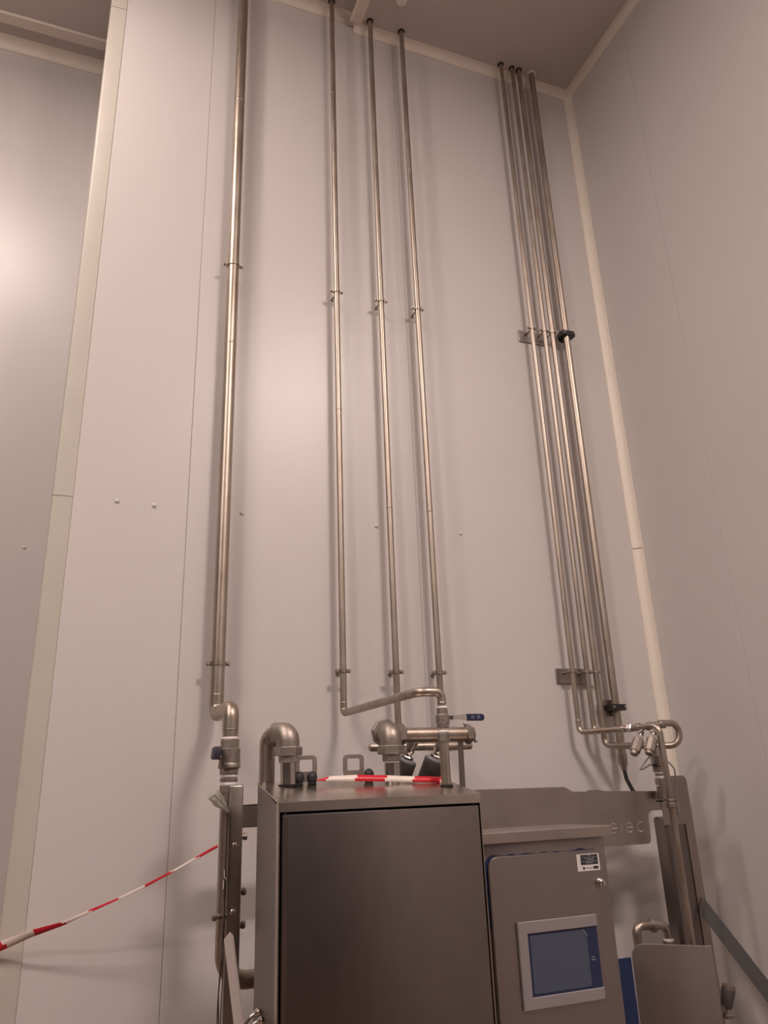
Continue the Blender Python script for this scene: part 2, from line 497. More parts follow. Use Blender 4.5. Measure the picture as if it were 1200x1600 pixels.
# ---- risers 3 and 4
def riser(x, top, zbot, yend, label):
    t = thing('riser_pipe', label, 'pipe', (x, YP, zbot), 'riser pipes on the back wall')
    MB().tube([(x, YP, top), (x, YP, zbot + 0.04)], R2, 18).build('pipe', 'pipe', t)
    MB().tube([(x, YP, zbot + 0.04), (x, YP, zbot), (x, yend, zbot)], R2 + 0.0003, 18, bend=0.03).build('elbow_bend', 'pipe', t)
    gap_or_collar(t, x, YP, top, R2)
    for zz in (2.75, 4.7): weld(t, (x, YP, zz), Z, R2)
    return t
riser(1.173, ZR, 1.725, -0.286, 'thin vertical steel pipe, middle one of the three thin pipes, ending behind the big elbow')
riser(1.368, ZR, 1.725, -0.286, 'thin vertical steel pipe, right one of the three thin pipes, passing behind the blue-handled valve')

# ---- clamps of the four risers
def make_clamp(r, label, loc):
    """origin at the wall, the pipe axis 70 mm in front of it"""
    t = thing('pipe_clamp', label, 'clamp', loc, 'pipe clamps of the risers')
    L = Vector(loc)
    a = L + V(0, YP, 0)
    m = MB()
    n = 22
    rings = []
    prof = [(r + 0.0004, -0.008), (r + 0.0032, -0.008), (r + 0.0032, 0.008), (r + 0.0004, 0.008)]
    vs = [[m.bm.verts.new(a + V(math.cos(2 * PI * k / n) * q, math.sin(2 * PI * k / n) * q, h)) for q, h in prof] for k in range(n)]
    for k in range(n):
        A, B = vs[k], vs[(k + 1) % n]
        for j in range(4): m.bm.faces.new((A[j], A[(j + 1) % 4], B[(j + 1) % 4], B[j]))
    m.build('ring', 'pipe', t)
    for s in (-1, 1):
        cx = a.x + s * (r + 0.010)
        e = MB().box((cx - 0.0085, a.y - 0.0035, a.z - 0.008), (cx + 0.0085, a.y + 0.0035, a.z + 0.008), 0.001)
        ear = e.build('ear', 'pipe', t)
        MB().hexn((cx + s * 0.002, a.y - 0.010, a.z), Y, 0.020, 0.0062, 0.1).build('bolt', 'fit', ear)
    MB().tube([(a.x, a.y + r + 0.002, a.z), (a.x, -0.004, a.z)], 0.0045, 10).lathe((a.x, -0.006, a.z), Y, [(0, 0.009), (0.002, 0.011), (0.0058, 0.011)], 14).build('wall_stud', 'fit', t)
    return t
big = make_clamp(R1, 'steel clamp on the thickest riser, the upper of its two', (x1, 0, 3.870))
c = copy_tree(big, (x1, 0, 2.050)); c['label'] = 'steel clamp on the thickest riser, the lower one just above the S-bend'
sm = make_clamp(R2, 'upper steel clamp on the left one of the three thin risers', (x2, 0, 3.838))
for x, z, lab in ((1.173, 3.836, 'upper steel clamp on the middle one of the three thin risers'),
                  (1.368, 3.830, 'upper steel clamp on the right one of the three thin risers'),
                  (x2, 2.030, 'lower steel clamp on the left one of the three thin risers'),
                  (1.173, 2.030, 'lower steel clamp on the middle one of the three thin risers'),
                  (1.368, 2.030, 'lower steel clamp on the right one of the three thin risers')):
    c = copy_tree(sm, (x, 0, z)); c['label'] = lab

# ------------------------------------------------------------------ the bundle of four pipes near the corner
GA = 'pipe bundle near the right corner'
RA, RB, RC, RD = 0.0120, 0.0112, 0.0135, 0.0180
xa, xbb, xc, xd = 2.029, 2.106, 2.155, 2.245
ya_end, xa_end = -0.41, 2.177
pA = thing('bundle_pipe', 'leftmost thin pipe of the corner bundle, bent forward into the valve fittings', 'pipe', (xa, YP, 1.0), GA)
MB().tube([(xa, YP, ZR), (xa, YP, 1.83)], RA, 16).build('pipe', 'pipe', pA)
gap_or_collar(pA, xa, YP, ZR, RA)
weld(pA, (xa, YP, 1.83), Z, RA)
MB().tube([(xa, YP, 1.83), (xa, YP, 1.780), (2.138, -0.30, 1.780)], RA + 0.0003, 16, bend=0.026).build('elbow_bend', 'pipe', pA)
dA = V(2.177 - 2.029, -0.41 + 0.07, 0).normalized()
MB().tube([(2.138, -0.30, 1.780), (xa_end, ya_end, 1.783), (xa_end + 0.003, ya_end, 1.50), (xa_end + 0.003, ya_end + 0.004, 0.40)], RA + 0.0010, 16, bend=0.032, nb=9).build('lower_pipe', 'pipe', pA)
MB().hexn((2.126, -0.275, 1.780), dA, 0.022, 0.0175, 0.1).lathe((2.116, -0.255, 1.780), dA, [(0, 0.0155), (0.014, 0.0155)], 16).build('union_nut', 'chrome', pA)
MB().lathe((2.140, -0.318, 1.781), dA, [(0, 0.015), (0.002, 0.0175), (0.016, 0.0175), (0.018, 0.015)], 16).build('tee', 'fit', pA)
MB().lathe((2.158, -0.362, 1.782), dA, [(0, 0.015), (0.002, 0.0175), (0.016, 0.0175), (0.018, 0.015)], 16).build('tee', 'fit', pA)
MB().hexn((2.180, ya_end, 1.470), Z, 0.018, 0.019, 0.1).hexn((2.180, ya_end, 1.492), Z, 0.010, 0.016, 0.1).build('union_nut', 'fit', pA)
def drain_valve(a, b):
    a, b = Vector(a), Vector(b)
    d = (b - a); l = d.length; d.normalize()
    t = MB().lathe(a, d, [(0, 0.0095), (l * 0.30, 0.0095)], 14).hexn(a + d * l * 0.10, d, l * 0.10, 0.0155, 0.1).hexn(a + d * l * 0.27, d, l * 0.12, 0.016, 0.1).build('drain_valve', 'chrome', pA)
    MB().hexn(a + d * l * 0.40, d, l * 0.50, 0.0215, 0.08, n=8).lathe(a + d * l * 0.88, d, [(0, 0.018), (l * 0.12, 0.015)], 14).build('cap', 'fit', t)
drain_valve((2.152, -0.335, 1.772), (2.080, -0.352, 1.674))
drain_valve((2.172, -0.388, 1.772), (2.112, -0.405, 1.672))

pB = thing('bundle_pipe', 'second pipe of the corner bundle counted from the left, ending above the elbow', 'pipe', (xbb, YP, 1.786), GA)
MB().tube([(xbb, YP, ZR), (xbb, YP, 1.83)], RB, 16).build('pipe', 'pipe', pB)
gap_or_collar(pB, xbb, YP, ZR, RB)
MB().tube([(xbb, YP, 1.83), (xbb, YP, 1.786), (2.165, -0.22, 1.786)], RB, 16, bend=0.022).build('elbow_bend', 'pipe', pB)

pC = thing('bundle_pipe', 'third pipe of the corner bundle, turned forward into a U-shaped loop', 'pipe', (xc, YP, 1.722), GA)
MB().tube([(xc, YP, ZR), (xc, YP, 1.78)], RC, 16).build('pipe', 'pipe', pC)
gap_or_collar(pC, xc, YP, ZR, RC)
MB().tube([(xc, YP, 1.78), (xc, YP, 1.722), (2.25, -0.285, 1.708), (2.338, -0.335, 1.706), (2.340, -0.336, 1.796), (2.26, -0.339, 1.795), (2.205, -0.34, 1.787)], RC, 16, bend=0.0435, nb=10).build('loop', 'pipe', pC)
MB().lathe((2.240, -0.338, 1.792), X, [(0, 0.0145), (0.003, 0.0175), (0.026, 0.0175), (0.029, 0.0145)], 16).build('socket', 'fit', pC)

pD = thing('bundle_pipe', 'thickest rightmost pipe of the corner bundle with a black cable leaving its end', 'pipe', (xd, YP, 1.61), GA)
MB().tube([(xd, YP, ZR), (xd - 0.006, YP, 1.69)], RD, 18).build('pipe', 'pipe', pD)
gap_or_collar(pD, xd, YP, ZR, RD, 'ptfe', 0.009)
MB().lathe((xd - 0.006, YP, 1.69), -Z, [(0, RD), (0.002, RD + 0.0025), (0.045, RD + 0.0025), (0.062, 0.013), (0.074, 0.012)], 18).build('end_sleeve', 'pipe', pD)
MB().tube([(xd - 0.006, YP, 1.62), (xd - 0.004, -0.075, 1.58), (xd + 0.006, -0.095, 1.53), (xd + 0.012, -0.12, 1.49), (xd + 0.0, -0.16, 1.47), (2.06, -0.2, 1.46), (1.9, -0.22, 1.45)], 0.0085, 12, bend=0.05).build('cable', 'rubber', pD)

def bundle_bracket(z, label):
    t = thing('pipe_bracket', label, 'bracket', (2.07, 0, z), 'brackets of the pipe bundle')
    MB().prism(rrect(1.984, z - 0.034, 2.150, z + 0.034, 0.004, 3), (0, -0.002, 0), X, Z, (0, -0.006, 0), bev=0.001).build('plate', 'plate', t)
    for x, r in ((xa, RA), (xbb, RB), (xc, RC)):
        m = MB()
        n = 18
        prof = [(r + 0.0004, -0.006), (r + 0.003, -0.006), (r + 0.003, 0.006), (r + 0.0004, 0.006)]
        vs = [[m.bm.verts.new(V(x + math.cos(2 * PI * k / n) * q, YP + math.sin(2 * PI * k / n) * q, z + 0.012 + h)) for q, h in prof] for k in range(n)]
        for k in range(n):
            A, B = vs[k], vs[(k + 1) % n]
            for j in range(4): m.bm.faces.new((A[j], A[(j + 1) % 4], B[(j + 1) % 4], B[j]))
        for s in (-1, 1):
            cx = x + s * (r + 0.007)
            m.box((cx - 0.005, YP - 0.003, z + 0.006), (cx + 0.005, YP + 0.003, z + 0.018))
        ring = m.build('ring', 'pipe', t)
        for s in (-1, 1):
            MB().hexn((x + s * (r + 0.008), YP - 0.008, z + 0.012), Y, 0.016, 0.005, 0.1).build('bolt', 'fit', ring)
        MB().tube([(x, YP + r + 0.001, z + 0.012), (x, -0.008, z + 0.012)], 0.004, 8).hexn((x, -0.016, z + 0.012), Y, 0.008, 0.0085, 0.1).build('stud', 'fit', t)
bundle_bracket(3.835, 'upper steel plate with clamps holding the corner pipe bundle')
bundle_bracket(2.033, 'lower steel plate with clamps holding the corner pipe bundle')

def block_clamp(z, label, dx):
    t = thing('block_clamp', label, 'clamp', (xd + dx, 0, z), 'black block clamps')
    x = xd + dx
    out = rrect(x - 0.040, YP - 0.026, x + 0.040, YP + 0.026, 0.008, 4)
    inn = []
    for a, b in out:
        ang = math.atan2(b - YP, a - x)
        inn.append((x + math.cos(ang) * (RD + 0.0006), YP + math.sin(ang) * (RD + 0.0006)))
    MB().frame(out, inn, (0, 0, z - 0.013), X, Y, (0, 0, 0.026)).build('block', 'black', t)
    for s in (-1, 1):
        MB().hexn((x + s * 0.029, YP - 0.031, z), Y, 0.006, 0.006, 0.1).build('bolt', 'fit', t)
    MB().prism(rrect(x - 0.062, z - 0.036, x + 0.012, z + 0.036, 0.004, 3), (0, YP + 0.0265, 0), X, Z, (0, 0.004, 0)).box((x - 0.055, YP + 0.0305, z - 0.02), (x - 0.03, -0.001, z + 0.02), 0.001).build('bracket', 'plate', t)
block_clamp(3.848, 'upper black plastic block clamp on the thickest corner pipe', 0.0)
block_clamp(1.886, 'lower black plastic block clamp on the thickest corner pipe', -0.005)

# shut-off valve standing below the loop, with thin grey air tubes
sv = thing('shutoff_valve', 'small steel valve with white seal tape below the corner pipe loop', 'valve', (2.208, -0.335, 1.50))
xs_, ys_ = 2.208, -0.335
so = MB().lathe((xs_, ys_, 1.625), Z, [(0, 0.024), (0.003, 0.027), (0.04, 0.027), (0.044, 0.020)], 20).hexn((xs_, ys_, 1.605), Z, 0.020, 0.024, 0.06, n=8).lathe((xs_, ys_, 1.668), Z, [(0, 0.016), (0.03, 0.014)], 16).build('body', 'fit', sv)
MB().tube([(xs_ - 0.02, ys_ - 0.01, 1.632), (xs_ - 0.036, ys_ - 0.022, 1.630)], 0.006, 10).hexn((xs_ - 0.032, ys_ - 0.02, 1.630), V(-1, -0.6, 0), 0.010, 0.008, 0.1).build('port', 'black', so)
seal(sv, (xs_, ys_, 1.598), Z, 0.007, 0.019)
MB().lathe((xs_, ys_, 1.588), Z, [(0, 0.0185), (0.010, 0.0185)], 18).build('nipple', 'fit', sv)
seal(sv, (xs_, ys_, 1.580), Z, 0.008, 0.019)
MB().hexn((xs_, ys_, 1.555), Z, 0.025, 0.0225, 0.08).hexn((xs_, ys_, 1.50), Z, 0.05, 0.020, 0.08, n=8).build('adapter', 'fit', sv)
at_ = thing('air_tube', 'thin grey air tube kinked beside the drain valves', 'tube', (2.09, -0.36, 1.61), 'thin grey air tubes')
MB().tube([(2.165, -0.372, 1.682), (2.13, -0.37, 1.655), (2.084, -0.365, 1.613), (2.11, -0.362, 1.618), (2.166, -0.352, 1.638)], 0.0032, 8, bend=0.008).build('tube', 'tube', at_)
at2 = thing('air_tube', 'thin grey air tube curving down to the rounded post top', 'tube', (2.28, -0.305, 1.40), 'thin grey air tubes')
MB().tube([(2.225, -0.345, 1.648), (2.255, -0.345, 1.642), (2.284, -0.34, 1.612), (2.292, -0.325, 1.57), (2.296, -0.312, 1.50), (2.298, -0.309, 1.44)], 0.0028, 8, bend=0.04).build('tube', 'tube', at2)

# ------------------------------------------------------------------ support frame behind the cabinets
FY = -0.30
fr = thing('support_frame', 'stainless support frame with a lettered cross plate behind the two cabinets', 'frame', (1.4, FY, 0.0))
def arc(cx, cz, r, a0, a1, n=6):
    return [(cx + r * math.cos(a0 + (a1 - a0) * k / n), cz + r * math.sin(a0 + (a1 - a0) * k / n)) for k in range(n + 1)]
outline = [(0.50, 1.478), (1.16, 1.478), (1.16, 1.338)] + arc(2.13, 1.355, 0.018, -PI / 2, 0) + [(2.149, 1.42)] + \
          arc(2.176, 1.432, 0.026, PI, PI / 2) + [(2.222, 1.458), (2.222, 1.530), (1.955, 1.540), (1.925, 1.546), (1.880, 1.546), (1.870, 1.541), (1.806, 1.543), (1.770, 1.562), (1.40, 1.565), (0.50, 1.549)]
crossplate = MB().prism(outline, (0, FY, 0), X, Z, (0, 0.004, 0)).build('cross_plate', 'plate', fr, sharp=20)
# letters cut through the plate: strokes joined into one cutter, applied and removed again
def ring_pts(cx, cz, rx, rz, a0, a1, n):
    return [(cx + rx * math.cos(math.radians(a0 + (a1 - a0) * k / n)), cz + rz * math.sin(math.radians(a0 + (a1 - a0) * k / n))) for k in range(n + 1)]
letters = []
for cx in (1.978, 2.053):
    letters += [ring_pts(cx, 1.4015, 0.017, 0.0175, 22, 150, 7), ring_pts(cx, 1.4015, 0.017, 0.0175, 208, 322, 7),
                [(cx - 0.012, 1.4015), (cx + 0.018, 1.4015)]]
letters += [[(2.0155, 1.384), (2.0155, 1.419)], ring_pts(2.107, 1.4015, 0.0175, 0.0175, 42, 172, 7), ring_pts(2.107, 1.4015, 0.0175, 0.0175, 188, 318, 7)]
for pts in letters:
    # ribbon outline for each stroke
    left, right = [], []
    for i, p in enumerate(pts):
        a = pts[max(0, i - 1)]; b = pts[min(len(pts) - 1, i + 1)]
        d = Vector((b[0] - a[0], b[1] - a[1])).normalized()
        n = Vector((-d.y, d.x)) * 0.0024
        left.append((p[0] + n.x, p[1] + n.y)); right.append((p[0] - n.x, p[1] - n.y))
    cut = MB().prism(left + right[::-1], (0, FY - 0.01, 0), X, Z, (0, 0.03, 0)).build('cutter', 'plate', fr)
    md = crossplate.modifiers.new('cut', 'BOOLEAN'); md.operation = 'DIFFERENCE'; md.solver = 'EXACT'; md.object = cut
    bpy.context.view_layer.update()
    dg = bpy.context.evaluated_depsgraph_get()
    nm = bpy.data.meshes.new_from_object(crossplate.evaluated_get(dg))
    crossplate.modifiers.clear()
    if len(nm.polygons) > 8: crossplate.data = nm
    bpy.data.objects.remove(cut)
for p in crossplate.data.polygons: p.use_smooth = False
MB().box((0.50, FY, 1.545), (1.40, FY + 0.04, 1.549), 0.001).build('top_flange', 'plate', fr)
# left upright: a channel with bolts
lu = MB()
lu.box((0.453, -0.376, 0.0), (0.499, -0.359, 1.612), 0.006, 3)
lu.box((0.493, -0.368, 0.0), (0.499, -0.302, 1.612), 0.001)
luo = lu.build('channel_post', 'plate', fr)
for z in (1.433, 1.243):
    MB().lathe((0.472, -0.376, z), -Y, [(0, 0.0125), (0.002, 0.0125)], 18).dome((0.472, -0.378, z), -Y, 0.0088, 0.008).build('bolt', 'chrome', luo)
for z in (1.454, 1.293, 1.199):
    MB().lathe((0.499, -0.345, z), X, [(0, 0.0095), (0.009, 0.0095), (0.0095, 0.0115), (0.018, 0.0115), (0.020, 0.009)], 16).build('stud', 'fit', luo)
MB().lathe((0.432, -0.385, 1.234), -X, [(0, 0.0075), (0.010, 0.0075), (0.0105, 0.0115), (0.021, 0.0115), (0.023, 0.008)], 16).tube([(0.453, -0.37, 1.232), (0.430, -0.385, 1.234)], 0.007, 10).build('stud', 'fit', luo)
# right upright: plate with a rounded head and a long flange, a channel behind it
post = [(2.222, 1.40)] + [(2.222, 1.585)] + arc(2.345, 1.563, 0.024, PI / 2, 0) + [(2.369, 0.0), (2.328, 0.0), (2.328, 1.40)]
rpo = MB().prism(post, (0, FY - 0.002, 0), X, Z, (0, 0.002, 0)).build('post_plate', 'plate', fr)
MB().box((2.232, FY + 0.001, 0.0), (2.350, FY + 0.08, 1.43), 0.012, 3).build('channel', 'steel', fr)
for x, z in ((2.250, 1.497), (2.262, 1.47), (2.295, 1.492), (2.285, 1.452)):
    MB().lathe((x, FY - 0.004, z), -Y, [(0, 0.007), (0.003, 0.0065), (0.004, 0.003)], 12).build('rivet', 'fit', rpo)
MB().prism([(0, -0.003), (0.028, -0.002), (0.028, 0.002), (0, 0.003)], (2.205, FY - 0.004, 1.492), X, Z, (0, -0.002, 0)).build('slot_mark', 'gap', rpo)
br = thing('flat_bar', 'dark flat steel bar sloping down from the right post toward the right wall', 'bar', (2.45, -0.60, 0.70))
bd = (V(2.505, -0.742, 0.545) - V(2.352, -0.312, 1.128)).normalized()
bn = V(0.30, 0.20, 0.0)
bu = bd.cross(V(0.64, 0.75, -0.17)).normalized()
if bu.z > 0: bu = -bu
bw = bd.cross(bu).normalized() * 0.006
MB().prism([(0, 0), (0.95, 0), (0.95, 0.050), (0.045, 0.050)], V(2.352, -0.312, 1.128), bd, bu, bw, bev=0.0006).build('bar', 'bar', br)

# ------------------------------------------------------------------ main cabinet
XL, XR, YF, YB = 0.493, 1.088, -0.90, -0.62
ZF, ZB = 1.562, 1.615
mc = thing('pump_cabinet', 'large stainless cabinet with a sloped roof and wide plain door', 'cabinet', ((XL + XR) / 2, (YF + YB) / 2, 0.0))
MB().prism([(YF + 0.022, 0.10), (YB, 0.10), (YB, ZB - 0.004), (YF + 0.022, ZF - 0.008)], (XL + 0.001, 0, 0), Y, Z, (XR - XL - 0.002, 0, 0), bev=0.0012).build('body', 'steel', mc)
# face frame: left stile, right stile
MB().box((XL, YF, 0.10), (XL + 0.0035, YF + 0.03, ZF - 0.002), 0.0008).box((XR - 0.0035, YF, 0.10), (XR, YF + 0.03, ZF - 0.002), 0.0008).build('side_edge', 'roof', mc)
MB().box((XL + 0.0035, YF + 0.021, 0.10), (XR - 0.0035, YF + 0.0222, ZF - 0.02)).build('door_gap', 'gap', mc)
sl = (ZB - ZF) / (YB - YF)
MB().prism([(YF - 0.002, ZF - 0.024), (YF, ZF - 0.024), (YF, ZF - 0.005), (YB + 0.004, ZB - 0.004), (YB + 0.004, ZB), (YF, ZF + 0.001), (YF - 0.002, ZF - 0.001)],
           (XL - 0.001, 0, 0), Y, Z, (XR - XL + 0.002, 0, 0), bev=0.0009).build('roof', 'roof', mc)
dr = MB().box((XL + 0.009, YF - 0.001, 0.12), (XR - 0.008, YF + 0.018, ZF - 0.031), 0.002, 2).build('door', 'steel', mc)
MB().box((XL + 0.010, YF - 0.0035, 0.125), (XL + 0.024, YF, ZF - 0.033), 0.0012).build('folded_edge', 'steel', dr)
MB().box((XL + 0.014, YF - 0.0006, ZF - 0.034), (XL + 0.021, YF + 0.0007, ZF - 0.0255)).box((XR - 0.030, YF - 0.0006, ZF - 0.0275), (XR - 0.014, YF + 0.0006, ZF - 0.0245)).build('relief_slot', 'gap', mc)
for sx in (XL + 0.05, XR - 0.05):
    for sy in (YF + 0.06, YB - 0.05):
        MB().lathe((sx, sy, 0), Z, [(0, 0.03), (0.012, 0.03), (0.016, 0.012), (0.10, 0.012)], 14).build('foot', 'fit', mc)
def roof_z(y): return ZF + sl * (y - YF)
def eye(x, y):
    z0 = roof_z(y) - 0.002
    out = [(-0.026, 0), (0.026, 0), (0.034, 0.028)] + arc(0.021, 0.065, 0.013, 0, PI / 2, 4) + arc(-0.021, 0.065, 0.013, PI / 2, PI, 4) + [(-0.034, 0.028)]
    inn = [(-0.017, 0.031), (0.017, 0.031), (0.021, 0.034)] + arc(0.017, 0.062, 0.004, 0, PI / 2, 4) + arc(-0.017, 0.062, 0.004, PI / 2, PI, 4) + [(-0.021, 0.034)]
    MB().frame(out, inn, (x, y, z0), X, Z, (0, 0.006, 0)).build('lifting_eye', 'fit', mc, sharp=40)
eye(0.793, -0.632); eye(0.640, -0.632)
def gland(x, y):
    z0 = roof_z(y) - 0.001
    gl = MB().hexn((x, y, z0), Z, 0.009, 0.0135, 0.1, n=8).lathe((x, y, z0 + 0.009), Z, [(0, 0.0115), (0.002, 0.0150), (0.013, 0.0158), (0.021, 0.0135), (0.027, 0.0075), (0.029, 0.001)], 16).build('cable_gland', 'black', mc)
gland(0.606, -0.672); gland(0.647, -0.672); gland(0.834, -0.655)

# elbow pipe from behind the cabinet into its roof (left)
ep = thing('elbow_pipe', 'thick pipe arching from behind the cabinet into the roof, on its left corner', 'pipe', (0.57, -0.67, 1.60), 'thick pipes entering the cabinet roof')
RE = 0.0238
ex, ey = 0.574, -0.672
MB().tube([(0.528, -0.588, 0.85), (0.528, -0.588, 1.752), (0.556, -0.638, 1.752)], RE, 22, bend=0.040, nb=9).build('pipe', 'pipe', ep)
MB().tube([(0.545, -0.618, 1.753), (0.572, -0.672, 1.750), (0.572, -0.672, 1.704)], 0.0350, 22, bend=0.040, nb=9).build('elbow', 'fit', ep)
MB().lathe((0.541, -0.611, 1.752), V(0.45, -0.9, 0), [(0, 0.027), (0.003, 0.033), (0.012, 0.0365), (0.016, 0.035)], 22).build('elbow_rim', 'fit', ep)
MB().hexn((ex - 0.001, ey, 1.688), Z, 0.025, 0.0425, 0.06, phase=0.3).build('union_nut', 'fit', ep)
MB().lathe((ex, ey, 1.668), Z, [(0, 0.028), (0.002, 0.030), (0.022, 0.030)], 8).build('union_collar', 'fit', ep)
MB().tube([(ex, ey, 1.67), (ex + 0.002, ey, roof_z(ey) - 0.01)], RE, 22).build('lower_pipe', 'roof', ep)
MB().lathe((ex + 0.002, ey, roof_z(ey) - 0.004), Z, [(0, RE + 0.008), (0.006, RE + 0.008)], 22).build('grommet', 'gap', ep)

# manifold assembly (right): elbow, hex fitting, thick horizontal pipe
mf = thing('manifold_pipe', 'thick horizontal pipe with hexagonal unions and a big elbow into the cabinet roof', 'pipe', (0.91, -0.66, 1.62), 'thick pipes entering the cabinet roof')
mx, my, my2 = 0.910, -0.66, -0.520
MB().tube([(mx, my, roof_z(my) - 0.01), (mx, my, 1.675)], RE + 0.0005, 22).build('lower_pipe', 'roof', mf)
MB().lathe((mx, my, 1.664), Z, [(0, 0.0275), (0.002, 0.0315), (0.026, 0.0315)], 8).build('union_collar', 'fit', mf)
seal(mf, (mx, my, 1.660), Z, 0.005, RE + 0.0015)
MB().hexn((mx, my, 1.686), Z, 0.026, 0.0445, 0.06, phase=0.2).build('union_nut', 'fit', mf)
MB().tube([(mx, my, 1.708), (mx, my, 1.752), (mx + 0.012, -0.59, 1.752)], 0.0345, 22, bend=0.038, nb=9).build('elbow', 'fit', mf)
MB().hexn((mx + 0.006, -0.600, 1.755), V(0.12, 1, 0), 0.026, 0.046, 0.1, n=8, phase=0.2).build('union_nut', 'fit', mf)
MB().tube([(mx + 0.010, -0.58, 1.753), (0.925, my2, 1.753), (0.985, my2, 1.753)], 0.031, 20, bend=0.030).build('corner_fitting', 'fit', mf)
MB().hexn((0.983, my2, 1.754), X, 0.030, 0.0365, 0.08, phase=0.52).build('union_nut', 'fit', mf)
MB().tube([(1.00, my2, 1.752), (1.272, my2, 1.752)], RE + 0.0008, 24).build('pipe', 'pipe', mf)
MB().hexn((1.244, my2, 1.752), X, 0.022, 0.034, 0.1, phase=0.52).lathe((1.262, my2, 1.752), X, [(0, 0.028), (0.012, 0.024)], 20).build('union_nut', 'fit', mf)
MB().lathe((1.236, my2 - 0.004, 1.787), X, [(0, 0.004), (0.012, 0.004)], 8).lathe((1.272, my2 - 0.014, 1.727), X, [(0, 0.005), (0.010, 0.0035)], 8).build('pin', 'fit', mf)
MB().prism([(-0.011, 0), (0.009, 0), (0.012, 0.17), (-0.007, 0.17)], (1.228, my2 + 0.012, 1.56), X, Z, (0, 0.004, 0)).build('strap', 'steel', mf)

# lower manifold with two grey angle valves
lm = thing('valve_manifold', 'thin horizontal pipe with two dark grey angle-valve actuators behind the cabinet roof', 'manifold', (1.17, -0.30, 1.60))
MB().lathe((0.962, -0.30, 1.724), X, [(0, 0.006), (0.004, 0.013), (0.010, 0.0155), (0.404, 0.0155), (0.412, 0.0145), (0.418, 0.006)], 18).build('pipe', 'pipe', lm)
def angle_valve(a, b, rr):
    a, b = Vector(a), Vector(b)
    d = (b - a); l = d.length; d.normalize()
    MB().lathe(a - d * 0.02, d, [(0, 0.021), (0.03, 0.018)], 16).build('valve_body', 'fit', lm)
    nk = MB().lathe(a, d, [(0, 0.014), (0.012, 0.014), (0.014, 0.018), (0.022, 0.018), (0.026, 0.013), (0.05, 0.013)], 18).hexn(a + d * 0.036, d, 0.014, 0.022, 0.1).build('neck', 'chrome', lm)
    ac = MB().lathe(a + d * 0.050, d, [(0, rr * 0.90), (0.004, rr), (l - 0.06, rr), (l - 0.05, rr * 0.92)], 24).build('actuator', 'actu', lm)
    MB().lathe(a + d * 0.0485, d, [(0, rr * 0.82), (0.003, rr * 0.86)], 24).build('actuator_lid', 'tube', ac)
angle_valve((1.212, -0.375, 1.722), (1.166, -0.320, 1.575), 0.039)
angle_valve((1.098, -0.375, 1.722), (1.052, -0.320, 1.575), 0.039)

# ------------------------------------------------------------------ control cabinet
cc = thing('control_cabinet', 'smaller stainless control cabinet with a touch screen and rounded door', 'cabinet', (1.32, -0.75, 0.0))
CX0, CX1, CY = 1.100, 1.535, -0.845
MB().box((CX0, CY, 0.10), (CX1, -0.62, 1.440), 0.003, 2).build('body', 'steel2', cc)
MB().prism([(CY - 0.030, 1.424), (CY - 0.028, 1.424), (CY - 0.027, 1.450), (-0.62, 1.446), (-0.62, 1.449), (CY - 0.028, 1.453), (CY - 0.030, 1.451)], (CX0 - 0.003, 0, 0), Y, Z, (CX1 - CX0 + 0.012, 0, 0), bev=0.0006).build('roof', 'plate', cc)
MB().box((CX0 - 0.002, CY - 0.026, 1.424), (CX1 + 0.005, -0.62, 1.440)).build('roof_underside', 'steel', cc)
for sx in (CX0 + 0.05, CX1 - 0.05):
    for sy in (CY + 0.05, -0.66):
        MB().lathe((sx, sy, 0), Z, [(0, 0.03), (0.012, 0.03), (0.016, 0.012), (0.10, 0.012)], 14).build('foot', 'fit', cc)
# door with rounded corners; blue protective film peeks out behind it
DX0, DX1, DZ1 = 1.120, 1.521, 1.387
cd = MB().prism(rrect(DX0, 0.13, DX1, DZ1, 0.032, 8), (0, CY - 0.012, 0), X, Z, (0, 0.012, 0), bev=0.0025).build('door', 'steel2', cc)
filmstrip = [(DX0 - 0.002, 1.20), (DX0 - 0.0045, DZ1 - 0.06), (DX0 - 0.006, DZ1 - 0.03)] + arc(DX0 + 0.024, DZ1 - 0.026, 0.031, PI, PI / 2, 6)
xx = DX0 + 0.04
top = []
while xx < DX1 - 0.02:
    top.append((xx, DZ1 + 0.0035 + random.uniform(-0.004, 0.0035))); xx += 0.022
filmstrip += top + [(DX1 - 0.02, DZ1 - 0.002), (DX0 + 0.02, DZ1 - 0.02), (DX0 + 0.01, 1.20)]
MB().prism(filmstrip, (0, CY - 0.0025, 0), X, Z, (0, 0.002, 0)).build('protective_film', 'film', cd)
